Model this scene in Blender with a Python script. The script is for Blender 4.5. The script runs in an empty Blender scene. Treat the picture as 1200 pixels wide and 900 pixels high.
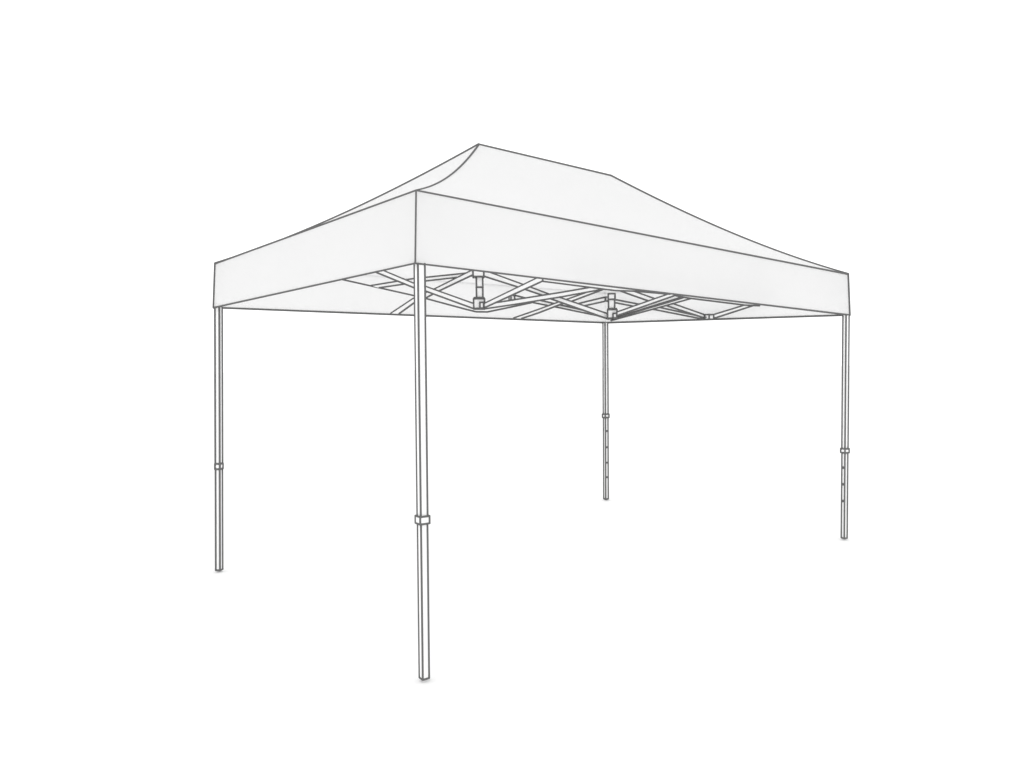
import bpy, bmesh, math
from mathutils import Vector, Matrix

DATA = {'bars': {'A': [[[0.08934, 1.5, 2.45327], [0.65624, 1.5, 2.28608], [0.89869, 1.5, 2.21405], [1.00757, 1.5, 2.19555], [1.4407, 1.5, 2.09094]],
                [[0.08844, 1.5, 2.41724], [0.59814, 1.5, 2.26979], [0.90233, 1.5, 2.18161], [1.00687, 1.5, 2.16178], [1.43999, 1.5, 2.05205]]],
          'C': [[[1.53306, 1.48, 2.0873], [1.60906, 1.48, 2.1002], [2.37647, 1.48, 2.23251], [2.68721, 1.48, 2.28929], [2.92797, 1.48, 2.33319]],
                [[1.53245, 1.48, 2.05342], [1.80873, 1.48, 2.09735], [2.37596, 1.48, 2.19399], [2.63359, 1.48, 2.24204], [2.92758, 1.48, 2.29635]]],
          'D': [[[1.5, 1.44745, 2.08887], [1.5, 0.82303, 2.22862], [1.5, 0.06797, 2.39743]],
                [[1.5, 1.44822, 2.05599], [1.5, 0.76851, 2.20077], [1.5, 0.06843, 2.34882]]],
          'E1': [[[0.93882, 0.13, 2.14602], [1.40484, 0.13, 2.13655], [1.6132, 0.13, 2.1337], [2.13404, 0.13, 2.12545]],
                 [[0.93825, 0.13, 2.10754], [1.40436, 0.13, 2.0943], [1.56359, 0.13, 2.08957], [1.77298, 0.13, 2.09674], [2.13387, 0.13, 2.09681]]],
          'E2': [[[2.20074, 0.13, 2.12337], [2.35753, 0.13, 2.12024], [2.47922, 0.13, 2.1147], [3.06341, 0.13, 2.10699], [3.26873, 0.13, 2.09695]],
                 [[2.20056, 0.13, 2.08968], [2.35735, 0.13, 2.08036], [2.47909, 0.13, 2.07734], [3.06344, 0.13, 2.06298], [3.26879, 0.13, 2.0676]]],
          'F': [[[1.58362, 1.54, 2.36078], [1.98834, 1.54, 2.27391], [2.26614, 1.54, 2.21356], [2.39894, 1.54, 2.18942], [2.99994, 1.54, 2.07207]],
                [[1.58279, 1.54, 2.31381], [1.92834, 1.54, 2.25127], [2.18531, 1.54, 2.20046], [2.29898, 1.54, 2.17112], [2.99945, 1.54, 2.02526]]],
          'K': [[[3.9375, 2.9, 2.30119], [4.11584, 2.9, 2.34175], [4.37102, 2.9, 2.39711]],
                [[3.93701, 2.9, 2.26269], [4.11532, 2.9, 2.29785], [4.37049, 2.9, 2.34839]]],
          'L1': [[[4.44, 2.77444, 2.36284], [4.44, 2.40908, 2.28505], [4.44, 2.12509, 2.23241], [4.44, 1.66282, 2.12481], [4.44, 1.49897, 2.089]],
                 [[4.44, 2.77477, 2.32726], [4.44, 2.49475, 2.26854], [4.44, 2.20169, 2.21468], [4.44, 1.59675, 2.08535], [4.44, 1.49901, 2.06864]]],
          'M': [[[2.97, 2.86763, 2.10541], [2.97, 2.48858, 2.16816], [2.97, 2.16862, 2.22555], [2.97, 2.05127, 2.2428], [2.97, 1.80643, 2.28428],
                 [2.97, 1.62788, 2.32281]],
                [[2.97, 2.73653, 2.09401], [2.97, 2.48917, 2.13311], [2.97, 2.12757, 2.20373], [2.97, 1.9746, 2.22187], [2.97, 1.56303, 2.29952]]],
          'N': [[[1.5, 2.84261, 2.0953], [1.5, 2.46339, 2.20179], [1.5, 2.25922, 2.23778], [1.5, 2.12836, 2.25754], [1.5, 1.60171, 2.36054]],
                [[1.5, 2.70219, 2.08334], [1.5, 2.45786, 2.1606], [1.5, 2.26064, 2.19294], [1.5, 2.06535, 2.2354], [1.5, 1.59361, 2.32298]]],
          'P': [[[0.75473, 1.85, 2.21685], [1.12278, 1.85, 2.29367], [1.23656, 1.85, 2.31158], [1.63495, 1.85, 2.37456], [1.71362, 1.85, 2.38743]],
                [[0.81878, 1.85, 2.20427], [1.1221, 1.85, 2.2612], [1.23598, 1.85, 2.2834], [1.57416, 1.85, 2.33808], [1.71309, 1.85, 2.35847]]],
          'Q': [[[3.03, 2.92152, 2.34949], [3.03, 2.76929, 2.31329], [3.03, 2.51587, 2.26716], [3.03, 2.31794, 2.22359], [3.03, 1.79239, 2.10616],
                 [3.03, 1.5794, 2.05191]],
                [[3.03, 2.92231, 2.30929], [3.03, 2.5952, 2.24671], [3.03, 2.40057, 2.20788], [3.03, 2.26603, 2.18222], [3.03, 1.71091, 2.06869],
                 [3.03, 1.5796, 2.03228]]],
          'R1': [[[3.0, 1.42332, 2.08617], [3.0, 0.87143, 2.19507], [3.0, 0.06548, 2.35281]],
                 [[3.0, 1.42363, 2.0523], [3.0, 0.78902, 2.17951], [3.0, 0.06546, 2.32205]]],
          'S': [[[2.99297, 1.47, 2.02369], [3.48144, 1.47, 2.14303], [3.77604, 1.47, 2.21148], [4.00425, 1.47, 2.26745], [4.37184, 1.47, 2.35668]],
                [[2.95885, 1.47, 2.00712], [3.54399, 1.47, 2.13514], [3.85138, 1.47, 2.2034], [4.12873, 1.47, 2.26538], [4.37173, 1.47, 2.32167]]],
          'T': [[[3.04, 1.48166, 2.05001], [3.04, 0.81632, 2.17505]], [[3.04, 1.48176, 2.03913], [3.04, 0.75284, 2.16535]]],
          'U': [[[4.44, 1.40291, 2.11537], [4.44, 0.99935, 2.19434], [4.44, 0.12272, 2.37617]],
                [[4.44, 1.40297, 2.07503], [4.44, 0.91597, 2.18039], [4.44, 0.12257, 2.34928]]],
          'V': [[[3.09519, 1.53, 2.3443], [3.33958, 1.53, 2.29891], [3.65456, 1.53, 2.24281], [3.89046, 1.53, 2.21605], [4.4678, 1.53, 2.11478]],
                [[3.09477, 1.53, 2.30274], [3.28268, 1.53, 2.26607], [3.55261, 1.53, 2.21793], [3.80122, 1.53, 2.18832], [4.4677, 1.53, 2.08097]]]},
 'bot': {'B': [4.49829, 3.00348, 2.10849], 'L': [-0.00539, 2.98768, 2.09153], 'N': [-0.0348, -0.01219, 2.11866], 'R': [4.52329, -0.00336, 2.03214]},
 'brk': [[[2.97549, 2.93, 2.34716], [3.02449, 2.93, 2.29613]], [[4.38115, 2.9, 2.39964], [4.44598, 2.9, 2.35509]],
         [[4.45, 1.51698, 2.11782], [4.45, 1.46334, 2.06799]], [[4.45, 1.46111, 2.11466], [4.45, 1.4059, 2.06499]]],
 'cam': {'f': [0.67168, 0.73964, -0.04219],
         'lens': 26.61438,
         'loc': [-2.08438, -3.25674, 1.60375],
         'r': [0.73996, -0.67257, -0.0105],
         'sx': -0.03761,
         'sy': 0.01339,
         'u': [0.03614, 0.02417, 0.99905]},
 'collar': {'B': [1.01971, 0.98104], 'L': [0.85307, 0.811], 'N': [0.8462, 0.80864], 'R': [0.82357, 0.78783]},
 'cord': [[0.83149, 2.7, 2.3692], [0.90202, 2.6, 2.34009], [1.25566, 2.07, 2.18704], [1.3176, 1.98, 2.15884], [1.47461, 1.66, 2.06018],
          [1.50894, 1.56, 2.034], [1.61097, 1.55, 2.03613], [1.78448, 1.56, 2.07052], [2.11721, 1.6, 2.13675]],
 'hipp': [1.28542, -0.03423],
 'holesB': [0.81905, 0.62469, 0.44024, 0.26574],
 'holesR': [0.65047, 0.49809, 0.34542],
 'legs': {'B': [4.46562, 2.97375, 4.4604, 2.97901, 0.04016, -0.17103],
          'L': [0.02512, 2.97155, -0.03076, 2.96259, 0.03731, 0.69494],
          'N': [0.00411, 0.00937, 0.00303, 0.03187, 0.03808, -0.09987],
          'R': [4.48411, 0.01045, 4.5035, 0.0251, 0.03613, -0.30174]},
 'post1': {'parts': [['tube', [1.50027, 1.4991, 2.21249], 0.04981, 0.17406], ['bracket', [1.49424, 1.50365, 2.33152], 0.08308, 0.064],
                     ['slider', [1.49596, 1.50235, 2.09104], 0.08507, 0.07448], ['hook', [1.51195, 1.4903, 2.07706], 0.02922, 0.04385],
                     ['ring', [1.50035, 1.49904, 2.21949], 0.05221, 0.00667]],
           'yaw': -2.21643},
 'post2': {'parts': [['tube', [3.00243, 1.50198, 2.15537], 0.05681, 0.09408], ['bracket', [3.00304, 1.50133, 2.22672], 0.06253, 0.05073],
                     ['slider', [3.00626, 1.49789, 2.06833], 0.08492, 0.07903], ['hook', [3.02262, 1.48039, 2.05087], 0.03389, 0.04092]],
           'yaw': -2.3899},
 'ridge': [[1.50651, 1.49242, 3.31725], [2.98956, 1.49134, 3.3147]],
 'top': {'B': [4.48167, 2.99086, 2.46223], 'L': [0.01112, 2.97282, 2.43704], 'N': [-0.01513, -0.00087, 2.48161], 'R': [4.51055, 0.00783, 2.39869]}}

FAB, WH, INKV, TRL, WHOR, WTOP = 0.843, 0.97, 0.145, 0.5, 1.41, 1.09

S = bpy.context.scene
COL = S.collection
CAM = Vector(DATA['cam']['loc'])
F = Vector(DATA['cam']['f'])
LINE = 1.2e-3           # seam radius per metre of viewing distance: keeps the ink line even


def mat(name, col, translucent=0.0, rough=0.9):
    m = bpy.data.materials.new(name); m.use_nodes = True
    nt = m.node_tree; nt.nodes.clear()
    out = nt.nodes.new('ShaderNodeOutputMaterial')
    d = nt.nodes.new('ShaderNodeBsdfDiffuse'); d.inputs['Color'].default_value = (*col, 1)
    if translucent:
        t = nt.nodes.new('ShaderNodeBsdfTranslucent'); t.inputs['Color'].default_value = (*col, 1)
        mx = nt.nodes.new('ShaderNodeMixShader'); mx.inputs[0].default_value = translucent
        nt.links.new(d.outputs[0], mx.inputs[1]); nt.links.new(t.outputs[0], mx.inputs[2])
        nt.links.new(mx.outputs[0], out.inputs[0])
    else:
        nt.links.new(d.outputs[0], out.inputs[0])
    return m


FABRIC = mat('off_white_polyester', (FAB,) * 3, TRL)
WHITE = mat('white_enamel', (WH,) * 3)
INK = mat('grey_seam', (INKV,) * 3)
GROUND = mat('white_floor', (.97,) * 3)


def rad(p):
    return LINE * max(1.0, (Vector(p) - CAM).dot(F))


OUT = 1.12   # seams seen against the bright backdrop


def bead(bm, pts, k=1.0, seg=8, closed=False):
    """thin round seam through pts, its ends rounded"""
    pts = [Vector(p) for p in pts]
    keep = [pts[0]]
    for p in pts[1:]:
        if (p - keep[-1]).length > 1e-5: keep.append(p)
    pts = keep
    n = len(pts)
    rings = []
    ref = Vector((0.213, 0.331, 0.919)).normalized()
    def tan(i):
        a = pts[max(i - 1, 0)]; b = pts[min(i + 1, n - 1)]
        return (b - a).normalized()
    stations = []
    t0, t1 = tan(0), tan(n - 1)
    r0, r1 = rad(pts[0]) * k, rad(pts[-1]) * k
    for s in (1.0, .8, .45): stations.append((pts[0] - t0 * r0 * s * .9, t0, r0 * math.sqrt(max(0.02, 1 - s * s))))
    for i in range(n): stations.append((pts[i], tan(i), rad(pts[i]) * k))
    for s in (.45, .8, 1.0): stations.append((pts[-1] + t1 * r1 * s * .9, t1, r1 * math.sqrt(max(0.02, 1 - s * s))))
    for c, t, r in stations:
        x = t.cross(ref)
        if x.length < .1: x = t.cross(Vector((1, 0, 0)))
        x.normalize(); y = t.cross(x)
        rings.append([bm.verts.new(c + (x * math.cos(a) + y * math.sin(a)) * r) for a in [2 * math.pi * j / seg for j in range(seg)]])
    for A, B in zip(rings, rings[1:]):
        for j in range(seg):
            f = bm.faces.new((A[j], A[(j + 1) % seg], B[(j + 1) % seg], B[j])); f.material_index = 1; f.smooth = True
    for R_ in (rings[0], rings[-1]):
        f = bm.faces.new(R_); f.material_index = 1


def quad(bm, a, b, c, d, mi=0):
    f = bm.faces.new([bm.verts.new(p) for p in (a, b, c, d)]); f.material_index = mi
    return f


def hexa(bm, lo, hi, mi=0):
    """solid between two quads lo[4], hi[4]"""
    L = [bm.verts.new(p) for p in lo]; H = [bm.verts.new(p) for p in hi]
    fs = [bm.faces.new(L[::-1]), bm.faces.new(H)]
    for i in range(4):
        j = (i + 1) % 4
        fs.append(bm.faces.new((L[i], L[j], H[j], H[i])))
    for f in fs: f.material_index = mi


def outlined(bm, lo, hi, bottom=True, top=True, k=1.0, sides=(0, 1, 2, 3)):
    hexa(bm, lo, hi)
    for i in sides: bead(bm, (lo[i], hi[i]), k)
    for i in range(4):
        j = (i + 1) % 4
        if bottom: bead(bm, (lo[i], lo[j]), k)
        if top: bead(bm, (hi[i], hi[j]), k)


def build(name, bm, m0, parent=None, origin=None):
    bmesh.ops.recalc_face_normals(bm, faces=bm.faces)
    me = bpy.data.meshes.new(name)
    if origin is not None:
        o_ = Vector(origin)
        for v in bm.verts: v.co -= o_
    bm.to_mesh(me); bm.free()
    me.materials.append(m0); me.materials.append(INK)
    o = bpy.data.objects.new(name, me); COL.objects.link(o)
    if origin is not None: o.location = Vector(origin)
    if parent is not None:
        o.parent = parent
        if origin is not None and parent.type == 'MESH': o.location = Vector(origin) - WORLDLOC[parent.name]
    WORLDLOC[o.name] = Vector(origin) if origin is not None else Vector((0, 0, 0))
    return o


WORLDLOC = {}

# ------------------------------------------------------------------ setting
bm = bmesh.new()
n = 96
ring = [bm.verts.new((2 + 400 * math.cos(2 * math.pi * i / n), 2 + 400 * math.sin(2 * math.pi * i / n), -.013)) for i in range(n)]
bm.faces.new(ring)
g = build('ground', bm, GROUND); g['kind'] = 'structure'

# ------------------------------------------------------------------ the tent
tent = bpy.data.objects.new('canopy_tent', None); COL.objects.link(tent)
tent.empty_display_size = .5
tent['label'] = 'white rectangular pop-up canopy tent with hipped fabric roof on four slim square legs'
tent['category'] = 'tent'

T = {k: Vector(v) for k, v in DATA['top'].items()}
B = {k: Vector(v) for k, v in DATA['bot'].items()}
RA, RB = (Vector(v) for v in DATA['ridge'])
HP, HJ = DATA['hipp']


def hip(c, t):
    a = T[c]; b = RA if c in 'NL' else RB
    gg = t - (HP - 1) * t * (1 - t) + HJ * t * (1 - t) * (1 - 2 * t)
    return Vector((a.x + (b.x - a.x) * t, a.y + (b.y - a.y) * t, a.z + (b.z - a.z) * gg))


NS = 40
bm = bmesh.new()
H = {c: [bm.verts.new(hip(c, i / NS)) for i in range(NS + 1)] for c in 'NLRB'}
for a, b in (('N', 'R'), ('R', 'B'), ('B', 'L'), ('L', 'N')):
    for i in range(NS):
        vs = [H[a][i], H[b][i], H[b][i + 1], H[a][i + 1]]
        try: bm.faces.new(vs)
        except ValueError: pass
bmesh.ops.remove_doubles(bm, verts=bm.verts, dist=1e-5)
mid = (T['N'] + T['B']) / 2
for c in 'NLRB':
    pts = [hip(c, i / NS) for i in range(NS + 1)]
    if c == 'B':   # seam sewn on the outside
        pts = [p + Vector((.009, .009, .012)) for p in pts]
    bead(bm, pts, .6 if c == 'B' else 1.1 if c == 'N' else 1.75 if c == 'L' else 1.6)
bead(bm, [RA.lerp(RB, i / 8) for i in range(9)], 1.5)
roof = build('roof', bm, FABRIC, tent)

for a, b in (('N', 'R'), ('L', 'N'), ('R', 'B'), ('B', 'L')):
    bm = bmesh.new()
    n = 12
    up = [bm.verts.new(T[a].lerp(T[b], i / n)) for i in range(n + 1)]
    dn = [bm.verts.new(B[a].lerp(B[b], i / n)) for i in range(n + 1)]
    for i in range(n): bm.faces.new((dn[i], dn[i + 1], up[i + 1], up[i]))
    back = 'B' in (a + b)
    out = ((T[a] + T[b]) / 2 - mid); out.z = 0; out = out.normalized() * (.012 if back else 0)
    bead(bm, [T[a].lerp(T[b], i / n) + out for i in range(n + 1)], .6 if back else 1.0)
    bead(bm, [B[a].lerp(B[b], i / n) for i in range(n + 1)], 1.1 if back else 1.0)
    corner = {('N', 'R'): 'N', ('L', 'N'): 'L', ('R', 'B'): 'R', ('B', 'L'): 'B'}[(a, b)]
    off = Vector((.012, .012, 0)) if corner == 'B' else Vector((0, 0, 0))
    lo_ = B[corner].lerp(T[corner], .02) if corner == 'B' else B[corner]
    bead(bm, [lo_ + off, T[corner] + off], 1.45 if corner in 'LR' else .6 if corner == 'B' else 1.0)
    build('valance', bm, FABRIC, tent)


# ------------------------------------------------------------------ legs
def square(cx, cy, s, th, z):
    return [Vector((cx + (a * math.cos(th) - b * math.sin(th)) * s / 2, cy + (a * math.sin(th) + b * math.cos(th)) * s / 2, z))
            for a, b in ((-1, -1), (1, -1), (1, 1), (-1, 1))]


for c, (xt, yt, xb, yb, s, th) in DATA['legs'].items():
    zt = B[c].z
    def at(z): return (xb + (xt - xb) * z / zt, yb + (yt - yb) * z / zt)
    c1, c0 = DATA['collar'][c]
    KL = {'N': 1.16, 'L': 1.1, 'R': .95, 'B': .9}[c]
    ztop = zt - .004 if c == 'B' else zt + .002
    base = Vector((xb, yb, 0))
    bm = bmesh.new()
    outlined(bm, square(*at(c1 - .01), s, th, c1 - .01), square(*at(ztop), s, th, ztop), bottom=False, top=False, k=KL)
    leg = build('leg', bm, WHITE, tent, base)
    bm = bmesh.new()
    outlined(bm, square(xb, yb, s * .95, th, .004), square(*at(c0 + .01), s * .95, th, c0 + .01), top=False, k=KL)
    low = build('inner_tube', bm, WHITE, leg, base)
    bm = bmesh.new()
    k = 1.12 if c == 'L' else 1.38
    outlined(bm, square(*at(c0), s * k, th, c0), square(*at(c1), s * k, th, c1), k=KL)
    build('collar', bm, WHITE, leg, base)
    hz = DATA['holesB'] if c == 'B' else DATA['holesR'] if c == 'R' else []
    for z in hz:
        x, y = at(z); w = s * .95 / 2
        bm = bmesh.new()
        d = Vector((0, -1, 0)) if c == 'B' else Vector((-1, 0, 0))
        rot = Matrix.Rotation(th, 3, 'Z'); d = rot @ d; t = Vector((-d.y, d.x, 0)); u = Vector((0, 0, 1))
        ctr = Vector((x, y, z)) + d * w
        lo, hi = [], []
        m = 14
        A_ = [bm.verts.new(ctr - d * .002 + t * .019 * math.cos(2 * math.pi * j / m) + u * .0115 * math.sin(2 * math.pi * j / m)) for j in range(m)]
        B_ = [bm.verts.new(v.co + d * .008) for v in A_]
        bm.faces.new(A_); bm.faces.new(B_)
        for j in range(m): bm.faces.new((A_[j], A_[(j + 1) % m], B_[(j + 1) % m], B_[j]))
        build('locking_button', bm, INK, leg, base)

# ------------------------------------------------------------------ scissor frame
for key, (tp, bt) in DATA['bars'].items():
    tp = [Vector(p) for p in tp]; bt = [Vector(p) for p in bt]
    # resample both edges to the same stations
    def resample(P, ts):
        L = [0]
        for a, b in zip(P, P[1:]): L.append(L[-1] + (b - a).length)
        o = []
        for t in ts:
            d = t * L[-1]
            for i in range(len(P) - 1):
                if d <= L[i + 1] + 1e-9:
                    o.append(P[i].lerp(P[i + 1], (d - L[i]) / max(1e-9, L[i + 1] - L[i]))); break
        return o
    ts = [i / 24 for i in range(25)]
    a = resample(tp, ts); b = resample(bt, ts)
    nrm = (a[-1] - a[0]).cross(a[0] - b[0]).normalized() * .0032
    bm = bmesh.new()
    prev = None
    for p, q_ in zip(a, b):
        cur = [bm.verts.new(v) for v in (q_ - nrm, q_ + nrm, p + nrm, p - nrm)]
        if prev:
            for i in range(4): bm.faces.new((prev[i], prev[(i + 1) % 4], cur[(i + 1) % 4], cur[i]))
        else: bm.faces.new(cur)
        prev = cur
    bm.faces.new(prev)
    if key != 'T': bead(bm, tp)
    bead(bm, bt)
    if key == 'E1': bead(bm, (a[0], b[0]))
    build('truss_rail' if key in ('E1', 'E2') else 'truss_bar', bm, WHITE, tent)

bm = bmesh.new(); bead(bm, DATA['cord'])
build('brace_cord', bm, INK, tent)


def yawbox(c, w, h, yaw, depth):
    n_ = Vector((math.cos(yaw), math.sin(yaw), 0)); t = Vector((-n_.y, n_.x, 0)); c = Vector(c)
    lo = [c + n_ * (depth / 2 * a) + t * (w / 2 * b_) - Vector((0, 0, h / 2)) for a, b_ in ((1, -1), (1, 1), (-1, 1), (-1, -1))]
    return lo, [p + Vector((0, 0, h)) for p in lo]


for key in ('post1', 'post2'):
    P = DATA[key]; yaw = P['yaw']
    made = {}
    for kind, c, w, h in P['parts']:
        n_ = Vector((math.cos(yaw), math.sin(yaw), 0))
        c = Vector(c)
        bm = bmesh.new()
        if kind == 'tube': lo, hi = yawbox(c, w, h, yaw, w * .8)
        elif kind == 'bracket': lo, hi = yawbox(c, w, h, yaw, w * .9)
        elif kind == 'slider': lo, hi = yawbox(c, w, h, yaw, w * .9)
        elif kind == 'hook': lo, hi = yawbox(c + n_ * .045, w, h, yaw, .02)
        else: lo, hi = yawbox(c, w, .0012, yaw, w * .8 + .004)
        if kind == 'ring':
            for i in range(4): bead(bm, (lo[i], lo[(i + 1) % 4]), .9)
        else: outlined(bm, lo, hi, k=.95)
        if kind == 'slider':      # thick flange on the slider's rim
            up = Vector((0, 0, .008))
            for i in range(4): bead(bm, (hi[i].lerp(hi[(i + 2) % 4], .06) + up, hi[(i + 1) % 4].lerp(hi[(i + 3) % 4], .06) + up), 1.0)
        made[kind] = (bm, c)
    tb, tc = made.pop('tube')
    post = build('center_post', tb, WHITE, tent, tc)
    for kind, (b_, c) in made.items():
        build({'bracket': 'top_bracket', 'slider': 'slider', 'hook': 'slider_clip', 'ring': 'tube_joint'}[kind], b_, INK if kind == 'ring' else WHITE, post, c)

for a, b in DATA['brk']:
    a = Vector(a); b = Vector(b)
    d = b - a; w = abs(d.x) if abs(d.x) > abs(d.y) else abs(d.y); h = abs(d.z)
    c = (a + b) / 2
    yaw = -math.pi / 2 if abs(d.x) > abs(d.y) else math.pi
    lo, hi = yawbox(c, w, h, yaw, .03)
    bm = bmesh.new(); outlined(bm, lo, hi, k=.9)
    build('truss_bracket', bm, WHITE, tent, c)

# ------------------------------------------------------------------ camera, light
cd = bpy.data.cameras.new('camera'); cam = bpy.data.objects.new('camera', cd); COL.objects.link(cam)
r, u, f = (Vector(DATA['cam'][k]) for k in 'ruf')
M = Matrix((r, u, -f)).transposed().to_4x4(); M.translation = CAM
cam.matrix_world = M
cd.sensor_fit = 'HORIZONTAL'; cd.sensor_width = 36; cd.lens = DATA['cam']['lens']
cd.shift_x = DATA['cam']['sx']; cd.shift_y = DATA['cam']['sy']
cd.clip_start = .05; cd.clip_end = 2000
S.camera = cam

w = bpy.data.worlds.new('World'); S.world = w; w.use_nodes = True
bg = w.node_tree.nodes['Background']
nt = w.node_tree                     # white studio surround, slightly brighter at the sides than overhead
tc = nt.nodes.new('ShaderNodeTexCoord'); sp = nt.nodes.new('ShaderNodeSeparateXYZ')
mr = nt.nodes.new('ShaderNodeMapRange')
mr.inputs['From Min'].default_value = 0; mr.inputs['From Max'].default_value = 1
mr.inputs['To Min'].default_value = WHOR; mr.inputs['To Max'].default_value = WTOP
nt.links.new(tc.outputs['Generated'], sp.inputs[0]); nt.links.new(sp.outputs['Z'], mr.inputs['Value'])
nt.links.new(mr.outputs['Result'], bg.inputs['Strength'])
bg.inputs[0].default_value = (1, 1, 1, 1)

S.view_settings.view_transform = 'Standard'; S.view_settings.look = 'None'
S.view_settings.exposure = 0; S.view_settings.gamma = 1
S.cycles.max_bounces = 10; S.cycles.diffuse_bounces = 6
